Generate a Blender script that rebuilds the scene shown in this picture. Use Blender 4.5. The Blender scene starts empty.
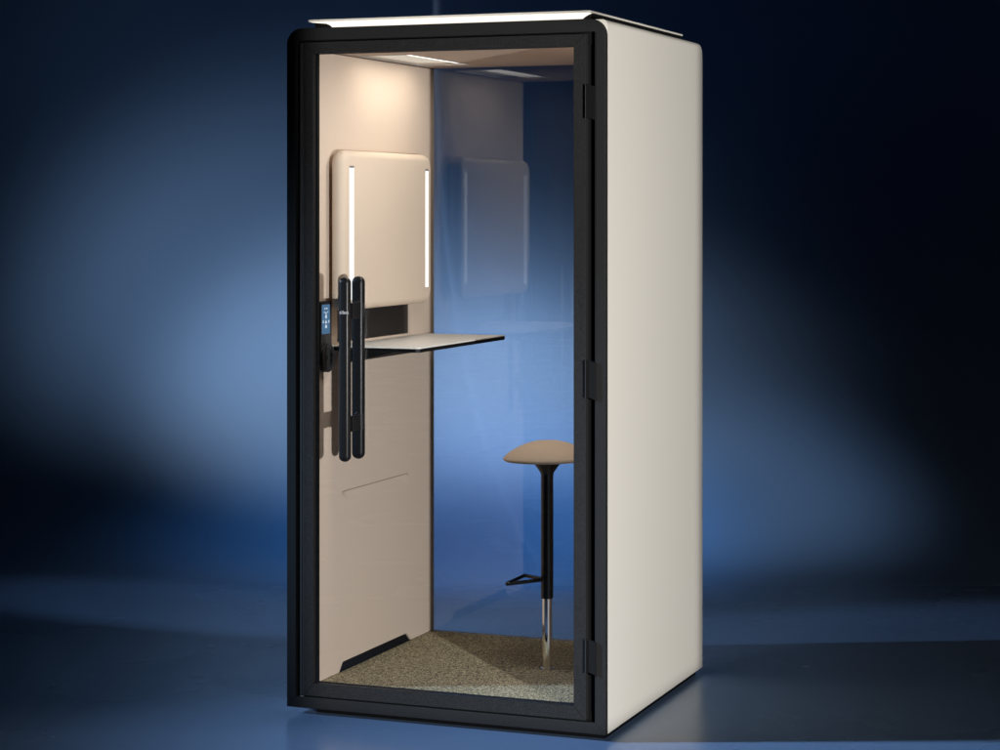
import bpy, bmesh, math, random
from mathutils import Vector, Matrix
R = math.radians
random.seed(4)
scn = bpy.context.scene
C = scn.collection

# ------------------------------------------------------------------ materials
def mat(name):
    m = bpy.data.materials.new(name); m.use_nodes = True
    nt = m.node_tree
    for n in list(nt.nodes): nt.nodes.remove(n)
    out = nt.nodes.new('ShaderNodeOutputMaterial')
    return m, nt, out

def N(nt, t, **kw):
    n = nt.nodes.new(t)
    for k, v in kw.items():
        if k in n.inputs: n.inputs[k].default_value = v
        else: setattr(n, k, v)
    return n

def surf(name, col, rough=.5, metal=0, scale=400, var=.06, bump=.1, bdist=.001, spec=.5, coat=0, big=0, bigscale=3):
    m, nt, out = mat(name)
    b = N(nt, 'ShaderNodeBsdfPrincipled', Roughness=rough, Metallic=metal)
    b.inputs['Specular IOR Level'].default_value = spec
    b.inputs['Coat Weight'].default_value = coat
    tc = N(nt, 'ShaderNodeTexCoord')
    nz = N(nt, 'ShaderNodeTexNoise', Scale=scale, Detail=4.0)
    nt.links.new(tc.outputs['Object'], nz.inputs['Vector'])
    mx = N(nt, 'ShaderNodeMix', data_type='RGBA')
    mx.inputs[6].default_value = (*[c*(1-var) for c in col], 1)
    mx.inputs[7].default_value = (*[min(1, c*(1+var)) for c in col], 1)
    rp = N(nt, 'ShaderNodeMapRange')
    rp.inputs[1].default_value = .3; rp.inputs[2].default_value = .7
    nt.links.new(nz.outputs[0], rp.inputs[0])
    nt.links.new(rp.outputs[0], mx.inputs[0])
    colout = mx.outputs[2]
    if big:
        n2 = N(nt, 'ShaderNodeTexNoise', Scale=bigscale, Detail=3.0)
        nt.links.new(tc.outputs['Object'], n2.inputs['Vector'])
        r2 = N(nt, 'ShaderNodeMapRange')
        r2.inputs[1].default_value = .3; r2.inputs[2].default_value = .7
        r2.inputs[3].default_value = 1-big; r2.inputs[4].default_value = 1+big
        nt.links.new(n2.outputs[0], r2.inputs[0])
        m2 = N(nt, 'ShaderNodeVectorMath', operation='SCALE')
        nt.links.new(colout, m2.inputs[0]); nt.links.new(r2.outputs[0], m2.inputs['Scale'])
        colout = m2.outputs[0]
        r3 = N(nt, 'ShaderNodeMapRange')
        r3.inputs[1].default_value = .3; r3.inputs[2].default_value = .7
        r3.inputs[3].default_value = rough*.85; r3.inputs[4].default_value = rough*1.15
        nt.links.new(n2.outputs[0], r3.inputs[0]); nt.links.new(r3.outputs[0], b.inputs['Roughness'])
    nt.links.new(colout, b.inputs['Base Color'])
    if bump:
        bp = N(nt, 'ShaderNodeBump', Strength=bump, Distance=bdist)
        nt.links.new(nz.outputs[0], bp.inputs['Height'])
        nt.links.new(bp.outputs[0], b.inputs['Normal'])
    nt.links.new(b.outputs[0], out.inputs[0])
    return m

def emit(name, col, s):
    m, nt, out = mat(name)
    e = N(nt, 'ShaderNodeEmission', Strength=s); e.inputs[0].default_value = (*col, 1)
    nt.links.new(e.outputs[0], out.inputs[0]); return m

def glass(name, tint=(.97, .985, 1.0), f0=.047):
    # thin clear pane: Schlick mix of straight-through transmission and a sharp reflection, the same from both sides
    m, nt, out = mat(name)
    t = N(nt, 'ShaderNodeBsdfTransparent'); t.inputs[0].default_value = (*tint, 1)
    g = N(nt, 'ShaderNodeBsdfGlossy', Roughness=.0)
    ge = N(nt, 'ShaderNodeNewGeometry')
    d = N(nt, 'ShaderNodeVectorMath', operation='DOT_PRODUCT')
    nt.links.new(ge.outputs['Normal'], d.inputs[0]); nt.links.new(ge.outputs['Incoming'], d.inputs[1])
    ab = N(nt, 'ShaderNodeMath', operation='ABSOLUTE'); nt.links.new(d.outputs['Value'], ab.inputs[0])
    om = N(nt, 'ShaderNodeMath', operation='SUBTRACT'); om.inputs[0].default_value = 1; nt.links.new(ab.outputs[0], om.inputs[1])
    pw = N(nt, 'ShaderNodeMath', operation='POWER'); nt.links.new(om.outputs[0], pw.inputs[0]); pw.inputs[1].default_value = 5
    ma = N(nt, 'ShaderNodeMath', operation='MULTIPLY_ADD'); nt.links.new(pw.outputs[0], ma.inputs[0])
    ma.inputs[1].default_value = 1-f0; ma.inputs[2].default_value = f0; ma.use_clamp = True
    mx = N(nt, 'ShaderNodeMixShader')
    nt.links.new(ma.outputs[0], mx.inputs[0])
    nt.links.new(t.outputs[0], mx.inputs[1]); nt.links.new(g.outputs[0], mx.inputs[2])
    nt.links.new(mx.outputs[0], out.inputs[0]); return m

def carpet_mat():
    m, nt, out = mat('speckled_loop_carpet')
    b = N(nt, 'ShaderNodeBsdfPrincipled', Roughness=.95)
    b.inputs['Specular IOR Level'].default_value = .1
    tc = N(nt, 'ShaderNodeTexCoord')
    v = N(nt, 'ShaderNodeTexVoronoi', Scale=280.0)
    nt.links.new(tc.outputs['Object'], v.inputs['Vector'])
    sx = N(nt, 'ShaderNodeSeparateColor'); nt.links.new(v.outputs['Color'], sx.inputs[0])
    cr = N(nt, 'ShaderNodeValToRGB')
    e = cr.color_ramp.elements
    cr.color_ramp.interpolation = 'CONSTANT'
    cols = [(0, (.06, .052, .037)), (.2, (.24, .205, .125)), (.42, (.48, .395, .235)), (.68, (.62, .515, .32)), (.88, (.84, .74, .50))]
    e[0].position = 0; e[0].color = (*cols[0][1], 1)
    e[1].position = cols[1][0]; e[1].color = (*cols[1][1], 1)
    for p, c in cols[2:]:
        k = e.new(p); k.color = (*c, 1)
    nt.links.new(sx.outputs[0], cr.inputs[0]); nt.links.new(cr.outputs[0], b.inputs['Base Color'])
    bp = N(nt, 'ShaderNodeBump', Strength=.9, Distance=.004); bp.invert = True
    nt.links.new(v.outputs['Distance'], bp.inputs['Height']); nt.links.new(bp.outputs[0], b.inputs['Normal'])
    nt.links.new(b.outputs[0], out.inputs[0]); return m

M = dict(
    shell=surf('warm_white_lacquer', (.765, .73, .655), .42, scale=900, var=.01, bump=.03, bdist=.0004),
    frame=surf('charcoal_powder_coat', (.021, .021, .0215), .55, scale=400, var=.5, bump=.5, bdist=.0025, spec=.06),
    edge=surf('graphite_edge_profile', (.028, .0285, .031), .35, scale=500, var=.1, bump=.1),
    black=surf('matt_black', (.005, .005, .0055), .7, scale=300, var=.1, bump=.05, spec=.15),
    handle=surf('black_anodised', (.007, .007, .0076), .36, scale=900, var=.15, bump=.06, bdist=.0005, spec=.3),
    felt=surf('beige_felt', (.545, .435, .345), .95, scale=420, var=.05, bump=.25, bdist=.0012, spec=.15),
    crease_shade=surf('brown_crease_shade', (.33, .265, .215), .95, scale=420, var=.05, bump=.1, spec=.1),
    cushion=surf('beige_woven_cover', (.585, .475, .37), .9, scale=650, var=.06, bump=.3, bdist=.0012, spec=.2),
    seat=surf('tan_wool_seat', (.70, .55, .415), .9, scale=700, var=.08, bump=.3, bdist=.001, spec=.2),
    top=surf('off_white_laminate', (.80, .78, .74), .4, scale=700, var=.01, bump=.02),
    recess=surf('dark_recess', (.013, .011, .010), .5, scale=300, var=.1, bump=.05),
    pole=surf('gloss_black_steel', (.008, .008, .009), .28, scale=300, var=.05, bump=0),
    chrome=surf('polished_chrome', (.90, .885, .86), .05, metal=1, scale=300, var=.02, bump=0),
    alu=surf('grey_channel', (.35, .33, .31), .4, metal=.6, scale=300, var=.03, bump=0),
    panel=surf('dark_control_housing', (.022, .022, .023), .38, scale=600, var=.1, bump=.05),
    socket=surf('socket_black', (.004, .004, .004), .5, scale=300, var=.1, bump=0),
    screen=emit('blue_lit_screen', (.10, .205, .345), .85),
    icon=emit('white_screen_icons', (.75, .86, .95), .9),
    print=surf('white_print', (.55, .55, .56), .5, scale=300, var=.02, bump=0),
    led=emit('white_light_strip', (1.0, .975, .94), 1.4),
    ceil_led=emit('ceiling_diffuser', (1.0, .95, .87), 2.2),
    slot_glow=emit('warm_slot_glow', (1.0, .86, .68), .75),
    roof_led=emit('roof_light_strip', (1.0, .93, .81), 1.25),
    glass=glass('clear_glass'),
    carpet=carpet_mat(),
    floor=surf('blue_gloss_floor', (.165, .25, .41), .26, scale=2.2, var=.03, bump=.0, spec=.27, big=.006, bigscale=1.3),
    wall=surf('blue_backdrop_paint', (.165, .25, .41), .5, scale=60, var=.01, bump=.0, spec=.3),
)

# the floor paint's gloss fades out up the sweep of the backdrop
_nt = M['wall'].node_tree; _b = next(n for n in _nt.nodes if n.type == 'BSDF_PRINCIPLED')
_tc = N(_nt, 'ShaderNodeTexCoord'); _sx = N(_nt, 'ShaderNodeSeparateXYZ'); _mr = N(_nt, 'ShaderNodeMapRange')
_mr.interpolation_type = 'SMOOTHSTEP'
for _i, _v in ((1, 9.3), (2, 11.0), (3, .26), (4, .75)): _mr.inputs[_i].default_value = _v
_nt.links.new(_tc.outputs['Object'], _sx.inputs[0]); _nt.links.new(_sx.outputs[1], _mr.inputs[0]); _nt.links.new(_mr.outputs[0], _b.inputs['Roughness'])
_b.inputs['Specular IOR Level'].default_value = .27

# ------------------------------------------------------------------ mesh helpers
def obj(name, bm, m, parent=None, bevel=0, smooth=False, seg=2, angle=35):
    bmesh.ops.recalc_face_normals(bm, faces=bm.faces[:])
    me = bpy.data.meshes.new(name); bm.to_mesh(me); bm.free()
    for k in (m if isinstance(m, (list, tuple)) else [m]): me.materials.append(k)
    if smooth:
        for p in me.polygons: p.use_smooth = True
    o = bpy.data.objects.new(name, me); C.objects.link(o)
    if parent: o.parent = parent
    if bevel:
        b = o.modifiers.new('bevel', 'BEVEL'); b.width = bevel; b.segments = seg
        b.limit_method = 'ANGLE'; b.angle_limit = R(angle); b.harden_normals = False
    return o

def auto_smooth(o, ang=35):
    me = o.data
    for p in me.polygons: p.use_smooth = True
    me.set_sharp_from_angle(angle=R(ang))
    return o

def box(bm, x0, x1, y0, y1, z0, z1, mi=0):
    vs = [bm.verts.new((x, y, z)) for x in (x0, x1) for y in (y0, y1) for z in (z0, z1)]
    for f in ((0, 1, 3, 2), (4, 6, 7, 5), (0, 4, 5, 1), (2, 3, 7, 6), (0, 2, 6, 4), (1, 5, 7, 3)):
        bm.faces.new([vs[i] for i in f]).material_index = mi

def prism(bm, pts, axis, a, b, mi=0):
    """extrude a 2-D outline along axis (x: (y,z) outline, y: (x,z), z: (x,y)) from a to b"""
    def P(p, t):
        return {'x': (t, p[0], p[1]), 'y': (p[0], t, p[1]), 'z': (p[0], p[1], t)}[axis]
    A = [bm.verts.new(P(p, a)) for p in pts]; B = [bm.verts.new(P(p, b)) for p in pts]
    fs = [bm.faces.new(A), bm.faces.new(B[::-1])]
    n = len(pts)
    for i in range(n):
        fs.append(bm.faces.new((A[i], B[i], B[(i+1) % n], A[(i+1) % n])))
    for f in fs: f.material_index = mi

def rings(bm, rs, close=True, cap0=True, cap1=True, mi=0):
    V = [[bm.verts.new(p) for p in r] for r in rs]
    n = len(V[0])
    for a, b in zip(V, V[1:]):
        for i in range(n if close else n-1):
            bm.faces.new((a[i], a[(i+1) % n], b[(i+1) % n], b[i])).material_index = mi
    if cap0: bm.faces.new(V[0]).material_index = mi
    if cap1: bm.faces.new(V[-1][::-1]).material_index = mi

def lathe(bm, prof, cx, cy, seg=48, tilt=None, mi=0):
    rs = [[(cx+r*math.cos(2*math.pi*i/seg), cy+r*math.sin(2*math.pi*i/seg), z) for i in range(seg)] for r, z in prof]
    rings(bm, rs, mi=mi)

def rrect(a0, a1, b0, b1, r, n=8, corners=(1, 1, 1, 1)):
    """rounded rectangle outline, counter-clockwise from lower-left; corners = ll, lr, ur, ul"""
    out = []
    for k, (ca, cb, s) in enumerate(((a0, b0, 180), (a1, b0, 270), (a1, b1, 0), (a0, b1, 90))):
        rr = r if corners[k] else 0
        oa = ca + (rr if ca == a0 else -rr); ob = cb + (rr if cb == b0 else -rr)
        if not rr: out.append((ca, cb)); continue
        for i in range(n+1):
            t = R(s + 90*i/n); out.append((oa + rr*math.cos(t), ob + rr*math.sin(t)))
    return out

def tube(bm, pts, r, seg=12, closed=False, mi=0):
    pts = [Vector(p) for p in pts]; n = len(pts); rs = []
    for i, p in enumerate(pts):
        a = pts[i-1] if (i or closed) else p
        b = pts[(i+1) % n] if (i < n-1 or closed) else p
        t = (b-a).normalized()
        up = Vector((0, 0, 1)) if abs(t.z) < .9 else Vector((1, 0, 0))
        u = t.cross(up).normalized(); v = u.cross(t)
        rs.append([tuple(p + r*(u*math.cos(2*math.pi*k/seg) + v*math.sin(2*math.pi*k/seg))) for k in range(seg)])
    if closed: rs.append(rs[0])
    rings(bm, rs, cap0=not closed, cap1=not closed, mi=mi)
    if closed: bmesh.ops.remove_doubles(bm, verts=bm.verts[:], dist=1e-6)

def cut(o, cutters):
    """boolean-subtract closed meshes from o and bake the result"""
    tmp = []
    for bm in cutters:
        bmesh.ops.recalc_face_normals(bm, faces=bm.faces[:])
        me = bpy.data.meshes.new('cut'); bm.to_mesh(me); bm.free()
        c = bpy.data.objects.new('cut', me); C.objects.link(c); tmp.append(c)
        md = o.modifiers.new('b', 'BOOLEAN'); md.object = c; md.operation = 'DIFFERENCE'; md.solver = 'EXACT'
    bpy.context.view_layer.update()
    dg = bpy.context.evaluated_depsgraph_get()
    me = bpy.data.meshes.new_from_object(o.evaluated_get(dg))
    o.modifiers.clear(); old = o.data; o.data = me; me.name = o.name
    bpy.data.meshes.remove(old)
    for c in tmp:
        d = c.data; bpy.data.objects.remove(c); bpy.data.meshes.remove(d)
    return o

def text_into(bm, s, size, mtx, mi):
    cu = bpy.data.curves.new('t', 'FONT'); cu.body = s; cu.size = size; cu.extrude = .0004
    cu.align_x = 'CENTER'; cu.align_y = 'CENTER'
    o = bpy.data.objects.new('t', cu); C.objects.link(o)
    bpy.context.view_layer.update()
    dg = bpy.context.evaluated_depsgraph_get()
    me = bpy.data.meshes.new_from_object(o.evaluated_get(dg))
    me.transform(mtx)
    for p in me.polygons: p.material_index = mi
    nb = len(bm.faces); bm.from_mesh(me); bm.faces.ensure_lookup_table()
    for f in bm.faces[nb:]: f.material_index = mi
    bpy.data.objects.remove(o); bpy.data.curves.remove(cu); bpy.data.meshes.remove(me)

def empty(name, loc, label, cat):
    o = bpy.data.objects.new(name, None); C.objects.link(o); o.location = loc; o.empty_display_size = .2
    o['label'] = label; o['category'] = cat; return o

# ------------------------------------------------------------------ camera frame
YAW = .370715
CAM = Vector((3.2117, -6.3542, 1.63346))
def cw(u, w, z):      # camera-aligned ground coordinates (u right, w forward) -> world, for placing backdrop and lamps
    c, s = math.cos(YAW), math.sin(YAW)
    return Vector((CAM.x + u*c - w*s, CAM.y + u*s + w*c, z))
cam = bpy.data.cameras.new('camera'); co = bpy.data.objects.new('camera', cam); C.objects.link(co)
co.location = CAM; co.rotation_euler = (R(90), 0, YAW)
cam.sensor_width = 36; cam.lens = 2185.25/1000*36
cam.shift_y = -(375-209.435)/1000
cam.clip_start = .1; cam.clip_end = 200
scn.camera = co

# ------------------------------------------------------------------ setting
WALLW = 12.0
bm = bmesh.new(); box(bm, -14, 14, -9, 9.4, -.2, 0)
fl = obj('floor', bm, M['floor']); fl.location = cw(0, 0, 0); fl.rotation_euler.z = YAW; fl['kind'] = 'structure'
# the backdrop is a curved sweep rising behind the booth
bm = bmesh.new(); rad = 2.6; prof = [(9.401, .0)]
for i in range(49):
    t = R(90*i/48); prof.append((WALLW-rad+rad*math.sin(t), rad-rad*math.cos(t)))
prof += [(WALLW, 7.5)]
thick = [(p[0]+.1, p[1]-.1) for p in prof[::-1]]
prism(bm, prof+thick, 'x', -14, 14)
bw = obj('backdrop', bm, M['wall']); auto_smooth(bw, 30)
bw.location = cw(0, 0, 0); bw.rotation_euler.z = YAW; bw['kind'] = 'structure'

# ------------------------------------------------------------------ booth
W, D, H, RD = 1.0888, 1.0806, 2.2195, .052
booth = empty('phone_booth', (0, 0, 0), 'free-standing white phone booth with charcoal framed glass door and lit beige interior', 'phone booth')

# shell: open front and back, rounded top edges
bm = bmesh.new(); rs = []; t = .05; zb = .022; zi = 2.168
RB = .028; RS = .018
ys = [.024, D-RB] + [D-RB+RB*math.sin(R(90*i/10)) for i in range(1, 10)] + [D-.0003]
x1 = W-.0012; x0 = .0012
for y in ys:
    q = max(0, y-(D-RB)); top = H-.001 - (RB - math.sqrt(max(0, RB*RB-q*q)))
    r = RD; pr = [(x0, zb)] + [(x0+r-r*math.cos(R(9*i)), top-r+r*math.sin(R(9*i))) for i in range(11)]
    pr += [(x1-RS+RS*math.sin(R(9*i)), top-RS+RS*math.cos(R(9*i))) for i in range(11)] + [(x1, zb)]
    z_in = min(zi, top-.004)
    pr += [(W-t, zb), (W-t, z_in), (t, z_in), (t, zb)]
    rs.append([(p[0], y, p[1]) for p in pr])
rings(bm, rs)
auto_smooth(obj('outer_shell', bm, M['shell'], booth), 30)

# base plinth and feet shadow gap
bm = bmesh.new(); box(bm, .085, W-.018, .05, D-.03, .0, .0215)
obj('plinth', bm, M['black'], booth)
bm = bmesh.new(); box(bm, .0505, W-.0505, .025, D-.03, .0225, .082)
obj('floor_deck', bm, M['black'], booth)

# front frame: rounded outer ring with a small radius highlight edge
def ring(bm, outer, inner, y0, y1):
    n = len(outer); assert len(inner) == n
    rings(bm, [[(p[0], y0, p[1]) for p in outer], [(p[0], y1, p[1]) for p in outer], [(p[0], y1, p[1]) for p in inner], [(p[0], y0, p[1]) for p in inner], [(p[0], y0, p[1]) for p in outer]], cap0=False, cap1=False)
    bmesh.ops.remove_doubles(bm, verts=bm.verts[:], dist=1e-6)
FX0, FX1, FZ0, FZ1 = .034, 1.0565, .0575, 2.1795     # opening in the outer frame
out = rrect(0, W, zb, H, RD, 10, (0, 0, 1, 1))
inn = rrect(FX0, FX1, FZ0, FZ1, .006, 10, (0, 0, 1, 1))
bm = bmesh.new(); ring(bm, out, inn, 0, .0225)
fr = obj('front_frame', bm, M['frame'], booth, bevel=.0018, seg=2, angle=40)
# hairline joints where the corner pieces of the frame meet
for (xa, xb, za, zz) in ((.058, .0586, 2.1815, H-.001), (W-.0588, W-.0582, 2.1815, H-.001), (.0012, FX0-.001, H-.064, H-.0634), (FX1+.001, W-.0012, H-.064, H-.0634)):
    bm = bmesh.new(); box(bm, xa, xb, -.00025, .0006, za, zz); obj('frame_joint', bm, M['black'], fr)
for a, b in (((.001, zb+.001), (FX0, FZ0-.0005)), ((W-.001, zb+.001), (FX1, FZ0-.0005))):
    bm = bmesh.new()
    d = Vector((b[0]-a[0], b[1]-a[1])).normalized(); nrm = (-d.y*.00035, d.x*.00035)
    prism(bm, [(a[0]-nrm[0], a[1]-nrm[1]), (b[0]-nrm[0], b[1]-nrm[1]), (b[0]+nrm[0], b[1]+nrm[1]), (a[0]+nrm[0], a[1]+nrm[1])], 'y', -.00025, .0006)
    obj('frame_joint', bm, M['black'], fr)
# the black jamb behind the gap round the door
bm = bmesh.new()
ring(bm, rrect(.0505, W-.0505, .0825, 2.1675, .001, 2), rrect(.0745, W-.0745, .0895, 2.152, .001, 2), .026, .064)
box(bm, .0505, W-.0505, .0232, .0258, .0235, .085); box(bm, .0505, W-.0505, .0228, .0238, 2.14, 2.186)
box(bm, .0125, .0495, .0226, .0236, .03, 2.187); box(bm, W-.0495, W-.0125, .0226, .0236, .03, 2.187); box(bm, .0498, .1, .02262, .02275, 2.16, 2.187)
obj('door_jamb', bm, M['black'], booth)
# a bright aluminium bead on the hinge side of the opening
bm = bmesh.new(); box(bm, 1.0535, 1.0562, .003, .020, FZ0+.001, FZ1-.003)
obj('hinge_bead', bm, M['edge'], booth)

# ------------------------------------------------------------------ door (part) with its sub-parts
DX0, DX1, DZ0, DZ1 = .0465, 1.0245, .0625, 2.1735
GX0, GX1, GZ0, GZ1 = .0945, .9845, .1035, 2.1365
bm = bmesh.new(); g = .0005; y0, y1 = .0015, .044
S0 = .0605                                       # where the lock-side edge profile meets the mitred frame
prism(bm, [(S0, DZ0), (GX0, GZ0+g*2), (GX0, GZ1-g*2), (S0, DZ1)], 'y', y0, y1)
prism(bm, [(S0+g*2, DZ1), (GX0+g, GZ1), (GX1-g, GZ1), (DX1-g*2, DZ1)], 'y', y0, y1)
prism(bm, [(DX1, DZ1), (GX1, GZ1-g*2), (GX1, GZ0+g*2), (DX1, DZ0)], 'y', y0, y1)
prism(bm, [(DX1-g*2, DZ0), (GX1-g, GZ0), (GX0+g, GZ0), (S0+g*2, DZ0)], 'y', y0, y1)
door = obj('door', bm, M['frame'], booth, bevel=.0007, seg=1)
bm = bmesh.new(); box(bm, DX0-.001, DX0+.0065, .0035, .040, DZ0, DZ1-.001); box(bm, DX0+.0068, DX0+.0085, .0060, .040, DZ0, DZ1-.001); box(bm, DX0+.0088, S0-.0006, .0030, .040, DZ0, DZ1-.001)
obj('edge_profile', bm, M['edge'], door, bevel=.0005, seg=1)
bm = bmesh.new(); box(bm, DX0+.0015, S0, .0008, .0022, DZ0-.0038, DZ0-.0012)
obj('bottom_clip', bm, M['alu'], door)
bm = bmesh.new(); box(bm, GX0+.0003, GX1-.0003, .012, .0155, GZ0+.0003, GZ1-.0003)
obj('glass_pane', bm, M['glass'], door)
# black glazing gasket just inside the frame
bm = bmesh.new(); e = .007
ring(bm, rrect(GX0+.0002, GX1-.0002, GZ0+.0002, GZ1-.0002, .001, 2), rrect(GX0+e, GX1-.001, GZ0+.0012, GZ1-.0012, .0005, 2), .0195, .034)
obj('gasket', bm, M['black'], door)
for zc, hh in ((1.9645, .052), (1.1125, .058), (.2625, .051)):
    bm = bmesh.new()
    prism(bm, [(1.0265, zc-hh), (1.040, zc-hh), (1.059, zc-hh-.007), (1.059, zc+hh-.007), (1.040, zc+hh), (1.0265, zc+hh)], 'y', -.0085, -.0004)
    hg = obj('hinge', bm, M['black'], door, bevel=.0015)
    hg['label'] = 'black hinge on the right edge of the glass door'
    box_b = bmesh.new(); box(box_b, 1.0262, 1.0285, -.0125, -.0087, zc-hh, zc+hh)
    obj('hinge_pin', box_b, M['edge'], door, bevel=.0004, seg=1)

def capsule(bm, x, y, z0, z1, rx, ry, seg=28, n=8):
    rs = []
    def rg(f, z): return [(x+rx*f*math.copysign(abs(math.cos(a))**.62, math.cos(a)), y+ry*f*math.copysign(abs(math.sin(a))**.62, math.sin(a)), z) for a in (2*math.pi*i/seg for i in range(seg))]
    for i in range(1, n+1): rs.append(rg(math.sin(R(90*i/n)), z0+rx*(1-math.cos(R(90*i/n)))))
    for i in range(n, 0, -1): rs.append(rg(math.sin(R(90*i/n)), z1-rx*(1-math.cos(R(90*i/n)))))
    rings(bm, rs)
for (hx, hy, za, zz, lab) in ((.232, -.05, .830, 1.418, 'black pill-shaped outer pull handle with small white lettering'),
                              (.2255, .0655, .827, 1.418, 'black pill-shaped inner pull handle seen through the glass')):
    bm = bmesh.new(); capsule(bm, hx, hy, za, zz, .0180 if hy < 0 else .0202, .0155)
    bmesh.ops.recalc_face_normals(bm, faces=bm.faces[:])
    for f in bm.faces: f.smooth = True
    if hy < 0:
        text_into(bm, 'silen', .0170, Matrix.Translation((hx+.004, hy-.0161, 1.306)) @ Matrix.Rotation(R(8), 4, 'Z') @ Matrix.Rotation(R(90), 4, 'X'), 1)
    h = obj('handle', bm, [M['handle'], M['print']], door); h['label'] = lab
for zc in (1.311, .951):
    bm = bmesh.new()
    box(bm, .2440, .2600, -.048, .0118, zc-.025, zc+.025)
    box(bm, .2250, .2340, .0182, .060, zc-.024, zc+.024)
    prism(bm, [(.2205, zc-.026), (.2405, zc-.022), (.2405, zc+.020), (.2305, zc+.030), (.2205, zc+.024)], 'y', .0440, .0520)
    obj('handle_bracket', bm, M['handle'], door, bevel=.0015)

# ------------------------------------------------------------------ interior
XL = .075
bm = bmesh.new()
prism(bm, [(.066, .0905), (.236, .0905), (.266, .121), (.797, .121), (.835, .0905), (1.0465, .0905), (1.0465, 2.148), (.066, 2.148)], 'x', .052, XL)
lw = obj('lining_wall', bm, M['felt'], booth)
c1 = bmesh.new(); box(c1, .0605, .09, .222, .835, 1.191, 1.40)
c2 = bmesh.new(); rings(c2, [[(XL+.001, y, .692), (XL-d, y, .690), (XL+.0006, y, .650)] for y, d in ((.250, -.0006), (.30, .006), (.70, .006), (.815, -.0006))])
cut(lw, [c1, c2])
b = lw.modifiers.new('bevel', 'BEVEL'); b.width = .0025; b.segments = 2; b.limit_method = 'ANGLE'; b.angle_limit = R(50)
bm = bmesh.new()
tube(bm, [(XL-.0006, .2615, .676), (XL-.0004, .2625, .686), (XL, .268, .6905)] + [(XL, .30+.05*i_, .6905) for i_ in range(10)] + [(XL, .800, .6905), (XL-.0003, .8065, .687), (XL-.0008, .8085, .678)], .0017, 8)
obj('crease_shade_line', bm, M['crease_shade'], lw, smooth=True)  # brown tube paints the shade line under the pocket crease
lw['label'] = 'beige felt wall with embossed pocket line and floor vent'
bm = bmesh.new(); box(bm, .0525, .0735, .228, .842, .086, .128)
cut_o = obj('floor_vent', bm, M['black'], booth); cut_o.location.x = -.006
bm = bmesh.new(); box(bm, .0608, .0632, .2225, .8345, 1.1915, 1.3995)
obj('wall_recess', bm, M['recess'], booth)
bm = bmesh.new(); prism(bm, [(.066, .0905), (1.04, .0905), (1.04, 2.148), (.066, 2.148)], 'x', W-XL, W-.052)
rw = obj('lining_wall', bm, M['felt'], booth, bevel=.0025); rw['label'] = 'plain beige felt wall on the hinge side'
# ceiling with its light slot
bm = bmesh.new(); box(bm, .0505, W-.0505, .066, 1.046, 2.1515, 2.1672)
ceil = obj('ceiling_panel', bm, M['felt'], booth)
cs = []
SLOTS = ((.089, .287, .345, .865), (.45, W-.12, .085, .205))  # second slot and its fittings are added for the unseen fill light
for (xa, xb, ya, yb) in SLOTS:
    c = bmesh.new(); box(c, xa, xb, ya, yb, 2.14, 2.1635); cs.append(c)
cut(ceil, cs)
for k, (xa, xb, ya, yb) in enumerate(SLOTS):
    if k == 0:
        bm = bmesh.new(); prism(bm, rrect(xb-.049, xb-.006, ya+.007, yb-.007, .004, 3), 'z', 2.1555, 2.1580)
        obj('light_bar', bm, M['ceil_led'], ceil)
    bm = bmesh.new(); prism(bm, rrect(xa+.002, xb-(.052 if k == 0 else .002), ya+.002, yb-.002, .004, 3), 'z', 2.1606, 2.1626)
    obj('slot_glow_sheet', bm, M['slot_glow'], ceil)  # its glow stands in for the lit felt inside the slot
    bm = bmesh.new()
    ring(bm, rrect(xa+.0002, xb-.0002, ya+.0002, yb-.0002, .002, 3), rrect(xa+.004, xb-.004, ya+.004, yb-.004, .002, 3), 0, 1)
    for v in bm.verts: v.co = (v.co.x, v.co.z, 2.1500 + .006*v.co.y)
    obj('light_bezel', bm, M['alu'], ceil)

# carpet and back window
bm = bmesh.new(); box(bm, .0755, W-.0755, .0655, 1.039, .0825, .090)
obj('carpet', bm, M['carpet'], booth)
bm = bmesh.new(); box(bm, .0755, W-.0755, 1.0190, 1.0225, .0902, 2.1512)
obj('back_glass', bm, M['glass'], booth)
bm = bmesh.new()
ring(bm, rrect(.0505, W-.0505, .0235, 2.1672, .001, 2), rrect(.0600, W-.0600, .0825, 2.160, .001, 2), 1.0562, 1.074)
obj('back_frame', bm, M['frame'], booth)

# padded panel standing off the wall, with two light strips
CY0, CY1, CZ0, CZ1 = .138, .888, 1.299, 1.829
bm = bmesh.new(); rs = []
def yz(x, ins, r): return [(x, p[0], p[1]) for p in rrect(CY0+ins, CY1-ins, CZ0+ins, CZ1-ins, max(.004, r-ins), 10)]
e = .024
rs.append(yz(.093, .012, .05)); rs.append(yz(.0945, .004, .05)); rs.append(yz(.098, 0, .05)); rs.append(yz(.112, 0, .05))
for i in range(1, 11):
    a = R(9*i); rs.append(yz(.112+e*math.sin(a), e*(1-math.cos(a)), .05))
rings(bm, rs)
pad = obj('padded_panel', bm, M['cushion'], booth); auto_smooth(pad, 50)
bm = bmesh.new(); box(bm, XL, .094, CY0+.09, CY1-.02, CZ0+.035, CZ1-.025)
obj('spacer_board', bm, M['black'], pad)
for (ya, yb) in ((.186, .222), (.822, .850)):
    bm = bmesh.new(); box(bm, .1352, .1368, ya+.001, yb-.001, 1.334+(.022 if ya > .5 else 0), 1.771)
    obj('light_strip', bm, M['led'], pad)
    bm = bmesh.new(); box(bm, .1352, .1372, ya+.001, yb-.001, 1.7714, 1.7775)
    obj('strip_cap', bm, M['alu'], pad)

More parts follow.
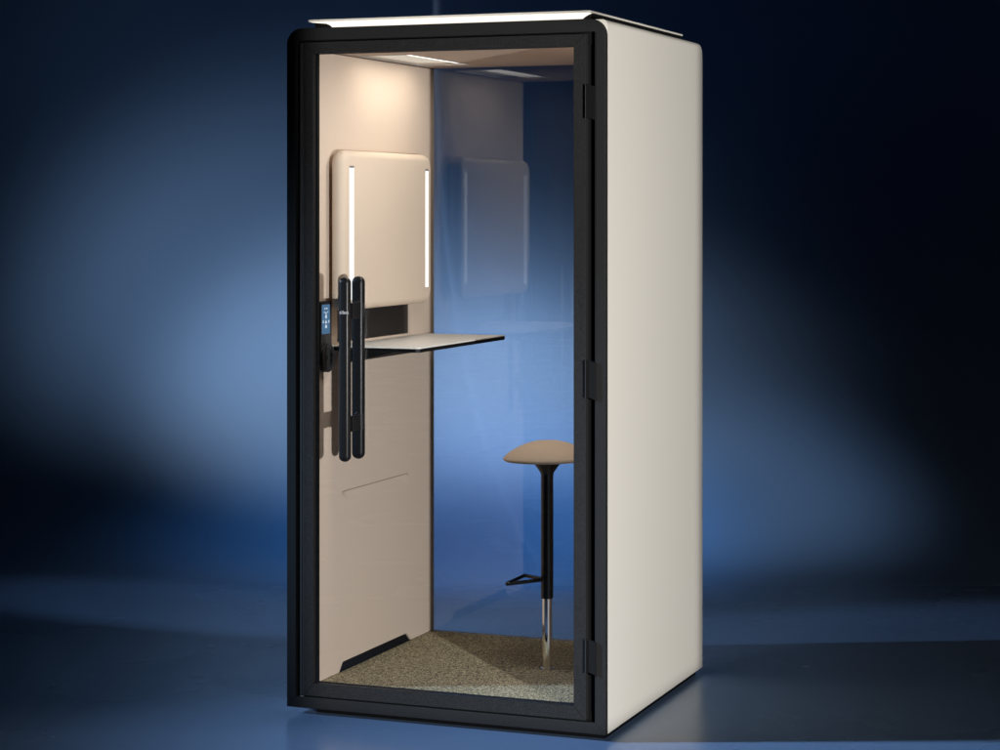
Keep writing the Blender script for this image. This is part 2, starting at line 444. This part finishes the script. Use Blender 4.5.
# fold-out desk
TZ = 1.1835
bm = bmesh.new()
outl = [(.0752, .163), (.385, .163), (.397, .175), (.397, .938), (.390, .946), (.0752, .946)]
prism(bm, outl, 'z', TZ-.004, TZ)
desk = obj('desk_top', bm, M['top'], booth, bevel=.0008, seg=1)
bm = bmesh.new(); prism(bm, [(.0752, .164), (.3845, .164), (.396, .1755), (.396, .9375), (.3895, .945), (.0752, .945)], 'z', TZ-.016, TZ-.0042)
obj('desk_core', bm, M['handle'], desk, bevel=.001, seg=1)
bm = bmesh.new(); prism(bm, [(.0753, 1.122), (.092, 1.122), (.30, TZ-.0165), (.0753, TZ-.0165)], 'y', .235, .880)
obj('desk_bracket', bm, M['black'], desk, bevel=.001, seg=1)

# touch control on the front edge of the lining wall
def curved(bm, pts, a, b, mi=0): prism(bm, pts, 'x', a, b, mi)
bm = bmesh.new()
curved(bm, rrect(.074, .156, 1.130, 1.333, .008, 5), XL+.0003, XL+.012)
cp = obj('control_panel', bm, M['panel'], booth, bevel=.0015)
bm = bmesh.new(); xs = XL+.0122
curved(bm, rrect(.080, .139, 1.226, 1.322, .003, 3), xs, xs+.0008)
def icon(y, z, w, h): box(bm, xs+.0009, xs+.0014, y-w*.36, y+w*.36, z-h*.36, z+h*.36, 1)
cy = .1095
icon(cy-.009, 1.309, .008, .006); icon(cy+.005, 1.309, .014, .006)
icon(cy-.013, 1.297, .006, .006); icon(cy, 1.294, .010, .009); icon(cy+.013, 1.297, .006, .006)
curved(bm, [(cy-.006, 1.277), (cy+.006, 1.277), (cy+.006, 1.285), (cy, 1.290), (cy-.006, 1.285)], xs+.0009, xs+.0014, 1)
icon(cy-.021, 1.266, .008, .012); icon(cy+.021, 1.266, .008, .012)
curved(bm, [(cy-.009, 1.261), (cy+.009, 1.261), (cy, 1.272)], xs+.0009, xs+.0014, 1)
curved(bm, [(cy-.006, 1.245), (cy+.006, 1.245), (cy+.007, 1.251), (cy, 1.258), (cy-.007, 1.251)], xs+.0009, xs+.0014, 1)
obj('screen', bm, [M['screen'], M['icon']], cp)
bm = bmesh.new()
circ = lambda y, z, r, n=40: [(y+r*math.cos(2*math.pi*i/n), z+r*math.sin(2*math.pi*i/n)) for i in range(n)]
curved(bm, circ(.119, 1.147, .0475), XL+.0004, XL+.020)
obj('socket_disc', bm, M['panel'], cp, bevel=.003)
bm = bmesh.new()
for (y, z, r) in ((.134, 1.163, .012), (.136, 1.147, .013), (.132, 1.131, .012), (.101, 1.149, .0075)):
    curved(bm, circ(y, z, r, 20), XL+.0198, XL+.0206)
obj('socket_hole', bm, M['socket'], cp)

# roof canopy with the glowing strip under its front edge
bm = bmesh.new()
prism(bm, rrect(.048, 1.022, .048, 1.066, .012, 4), 'z', 2.2440, 2.2505)
can = obj('roof_canopy', bm, M['shell'], booth, bevel=.0015)
bm = bmesh.new(); box(bm, .058, 1.012, .0905, 1.058, 2.2190, 2.2411); prism(bm, rrect(.051, 1.019, .090, 1.063, .010, 4), 'z', 2.2412, 2.2438)
obj('canopy_gap_fill', bm, M['black'], can)  # widened into the dark gap under the canopy to block stray light
bm = bmesh.new()
pr = [(.056, 2.2437), (.100, 2.2395), (.116, 2.2365), (.128, 2.2315), (.136, 2.2245), (.146, 2.2215), (.975, 2.2215), (.985, 2.2262), (.993, 2.2330), (1.003, 2.2385), (1.016, 2.2437)]
prism(bm, pr, 'y', .056, .085)
obj('light_strip', bm, M['roof_led'], can)

# ------------------------------------------------------------------ stool (stands in the booth)
SX, SY, SZ = .700, .545, .0905
stool = empty('perching_stool', (SX, SY, SZ), 'perching stool with domed tan seat on a black and chrome pole, standing on the carpet', 'stool')
bm = bmesh.new()
prof = [(.002, .697), (.06, .6975), (.125, .698), (.142, .7000), (.1475, .7035), (.1482, .7075), (.1455, .712), (.137, .7205), (.121, .732), (.099, .7445), (.073, .7555), (.045, .763), (.02, .7655), (.002, .766)]
lathe(bm, prof, 0, 0, 64)
for v in bm.verts: v.co.z += .02*v.co.x + .0015
seat = obj('seat', bm, M['seat'], stool); auto_smooth(seat, 60)
bm = bmesh.new(); lathe(bm, [(.045, .6978), (.0445, .690), (.0225, .659), (.0215, .652)], 0, 0, 32)
auto_smooth(obj('seat_mount', bm, M['pole'], stool), 30)
bm = bmesh.new(); lathe(bm, [(.0208, .6518), (.0208, .2395), (.019, .237)], 0, 0, 32)
auto_smooth(obj('column', bm, M['pole'], stool), 30)
bm = bmesh.new(); lathe(bm, [(.0165, .2368), (.0165, .004), (.0205, .0035), (.0205, 0)], 0, 0, 32)
auto_smooth(obj('lower_post', bm, M['chrome'], stool), 30)
def rounded(pts, r, n=5):
    out = []
    m = len(pts)
    for i in range(m):
        p = Vector(pts[i]); a = (Vector(pts[i-1])-p).normalized(); b = (Vector(pts[(i+1) % m])-p).normalized()
        p0, p1 = p+a*r, p+b*r
        for k in range(n+1):
            t = k/n; out.append(tuple((1-t)**2*p0 + 2*t*(1-t)*p + t*t*p1))
    return out
bm = bmesh.new(); zf = .2945
tube(bm, rounded([(-.012, .004, zf+.004), (-.108, -.108, zf), (-.112, .082, zf)], .018), .0062, 12, closed=True)
obj('footrest', bm, M['pole'], stool, smooth=True)

# ------------------------------------------------------------------ lamps
def spot(name, loc, target, power, col, half, blend=.5, r=.15):
    l = bpy.data.lights.new(name, 'SPOT'); l.energy = power; l.color = col
    l.spot_size = R(2*half); l.spot_blend = blend; l.shadow_soft_size = r
    o = bpy.data.objects.new(name, l); C.objects.link(o); o.location = loc
    o.rotation_euler = (Vector(target)-Vector(loc)).to_track_quat('-Z', 'Y').to_euler(); return o
def area(name, loc, target, power, col, sx, sy, spread=180):
    l = bpy.data.lights.new(name, 'AREA'); l.shape = 'RECTANGLE'; l.size = sx; l.size_y = sy; l.energy = power; l.color = col
    l.spread = R(spread)
    o = bpy.data.objects.new(name, l); C.objects.link(o); o.location = loc
    o.rotation_euler = (Vector(target)-Vector(loc)).to_track_quat('-Z', 'Y').to_euler(); return o

WHITE = (1, .975, .945); BLUE = (.5, .72, 1.0)
KP = Vector((4.82, -4.23, 1.2)); KT = Vector((.60, .48, 1.2))
k = spot('key_lamp', KP, KT, 1930, WHITE, 30, 0, .045)
# the key's framing shutters: a rectangular beam that just covers the booth (mask on the beam direction)
ax = (KT-KP).normalized(); rt = ax.cross(Vector((0, 0, 1))).normalized()
def kx(p): d = Vector(p)-KP; return d.dot(rt)/d.dot(ax)
def kz(p): d = Vector(p)-KP; return d.z/d.dot(ax)
XA, XB = kx((.085, 0, 0)), kx((W, D-.022, 0)); ZA, ZB = -9, kz((W, .0, 2.232))
k.data.use_nodes = True; nt = k.data.node_tree
em = next(n for n in nt.nodes if n.type == 'EMISSION')
tc = N(nt, 'ShaderNodeTexCoord'); sp = N(nt, 'ShaderNodeSeparateXYZ'); nt.links.new(tc.outputs['Normal'], sp.inputs[0])
az_ = N(nt, 'ShaderNodeMath', operation='ABSOLUTE'); nt.links.new(sp.outputs[2], az_.inputs[0])
prod = None
for out_, lo, hi, soft in ((0, XA, XB, .002), (1, ZA, ZB, .004)):
    q = N(nt, 'ShaderNodeMath', operation='DIVIDE'); nt.links.new(sp.outputs[out_], q.inputs[0]); nt.links.new(az_.outputs[0], q.inputs[1])
    for a_, b_ in ((lo-soft, lo+soft), (hi+soft, hi-soft)):
        m_ = N(nt, 'ShaderNodeMapRange'); m_.interpolation_type = 'SMOOTHSTEP'
        m_.inputs[1].default_value = a_; m_.inputs[2].default_value = b_
        nt.links.new(q.outputs[0], m_.inputs[0])
        if prod is None: prod = m_.outputs[0]
        else:
            mu = N(nt, 'ShaderNodeMath', operation='MULTIPLY'); nt.links.new(prod, mu.inputs[0]); nt.links.new(m_.outputs[0], mu.inputs[1]); prod = mu.outputs[0]
# lower shutters: one blade along the foot of the side panel, one along the foot of the front
qx = N(nt, 'ShaderNodeMath', operation='DIVIDE'); nt.links.new(sp.outputs[0], qx.inputs[0]); nt.links.new(az_.outputs[0], qx.inputs[1])
for p0, p1 in (((W, 0, .012), (W, D, .012)), ((0, 0, .012), (W, 0, .012))):
    sl = (kz(p1)-kz(p0))/(kx(p1)-kx(p0)); c0 = kz(p0)-sl*kx(p0)
    m1 = N(nt, 'ShaderNodeMath', operation='MULTIPLY_ADD'); nt.links.new(qx.outputs[0], m1.inputs[0]); m1.inputs[1].default_value = -sl; nt.links.new(q.outputs[0], m1.inputs[2])
    m_ = N(nt, 'ShaderNodeMapRange'); m_.interpolation_type = 'SMOOTHSTEP'
    m_.inputs[1].default_value = c0-.004; m_.inputs[2].default_value = c0+.004
    nt.links.new(m1.outputs[0], m_.inputs[0])
    mu = N(nt, 'ShaderNodeMath', operation='MULTIPLY'); nt.links.new(prod, mu.inputs[0]); nt.links.new(m_.outputs[0], mu.inputs[1]); prod = mu.outputs[0]
nt.links.new(prod, em.inputs['Strength'])
# blue floor lamps
spot('front_floor_lamp', (-9, -4.1, 5), (1.9, .30, 0), 9600, BLUE, 5.3, .9, .30)
spot('rear_floor_lamp', (-9, -3.4, 5), (1.9, 2.25, 0), 1900, BLUE, 3.3, .9, .08)
spot('side_floor_lamp', (8.2, 1.25, 4), (-1.0, 1.56, 0), 1400, BLUE, 3.3, .75, .05)
# backdrop pool
spot('backdrop_lamp', cw(-4.6, 8.4, 3.4), cw(-.2, 11.4, .62), 1230, (.80, .92, 1.0), 12.5, 1.0, .25)
spot('backdrop_core_lamp', cw(-.2, 9.5, 5.2), cw(.08, 11.3, .36), 1000, (.86, .95, 1.0), 9, 1.0, .25)
spot('backdrop_right_lamp', cw(3.4, 9.0, 4.5), cw(.95, 10.5, .12), 370, (.62, .82, 1.0), 11.5, 1.0, .3)
spot('backdrop_low_lamp', cw(2.8, 9.0, 4.6), cw(-.08, 10.2, .12), 855, (.14, .50, 1.0), 13.5, 1.0, .3)
spot('backdrop_wash', cw(-4.6, 8.4, 2.6), cw(-.75, 12, 1.1), 428, (.70, .87, 1.0), 16, 1.0, .4)
spot('backdrop_haze_lamp', cw(-4.6, 7.5, 3.4), cw(-1.3, 12, 1.9), 50, (.5, .75, 1.0), 20, 1.0, .4)
# the booth's own ceiling light, plus an added fill hidden behind the door header
area('ceiling_and_fill_lamp', (.235, .605, 2.153), (.235, .605, 0), 2.1, (1, .91, .79), .09, .49, 174)
area('ceiling_and_fill_lamp', (.71, .145, 2.153), (.71, .145, 0), 6.0, (1, .945, .88), .50, .10, 172)  # added unseen fill for the lining wall and carpet

# ------------------------------------------------------------------ world and render
w = bpy.data.worlds.new('World'); scn.world = w; w.use_nodes = True
bg = w.node_tree.nodes['Background']; bg.inputs[0].default_value = (.35, .55, 1, 1); bg.inputs[1].default_value = .0007
vs = scn.view_settings; vs.view_transform = 'Standard'; vs.look = 'None'; vs.exposure = 0; vs.gamma = 1
scn.cycles.use_denoising = True
try: scn.cycles.denoiser = 'OPENIMAGEDENOISE'
except Exception: pass
scn.cycles.max_bounces = 10; scn.cycles.transparent_max_bounces = 16
scn.cycles.caustics_reflective = False; scn.cycles.caustics_refractive = False
scn.cycles.sample_clamp_indirect = 6
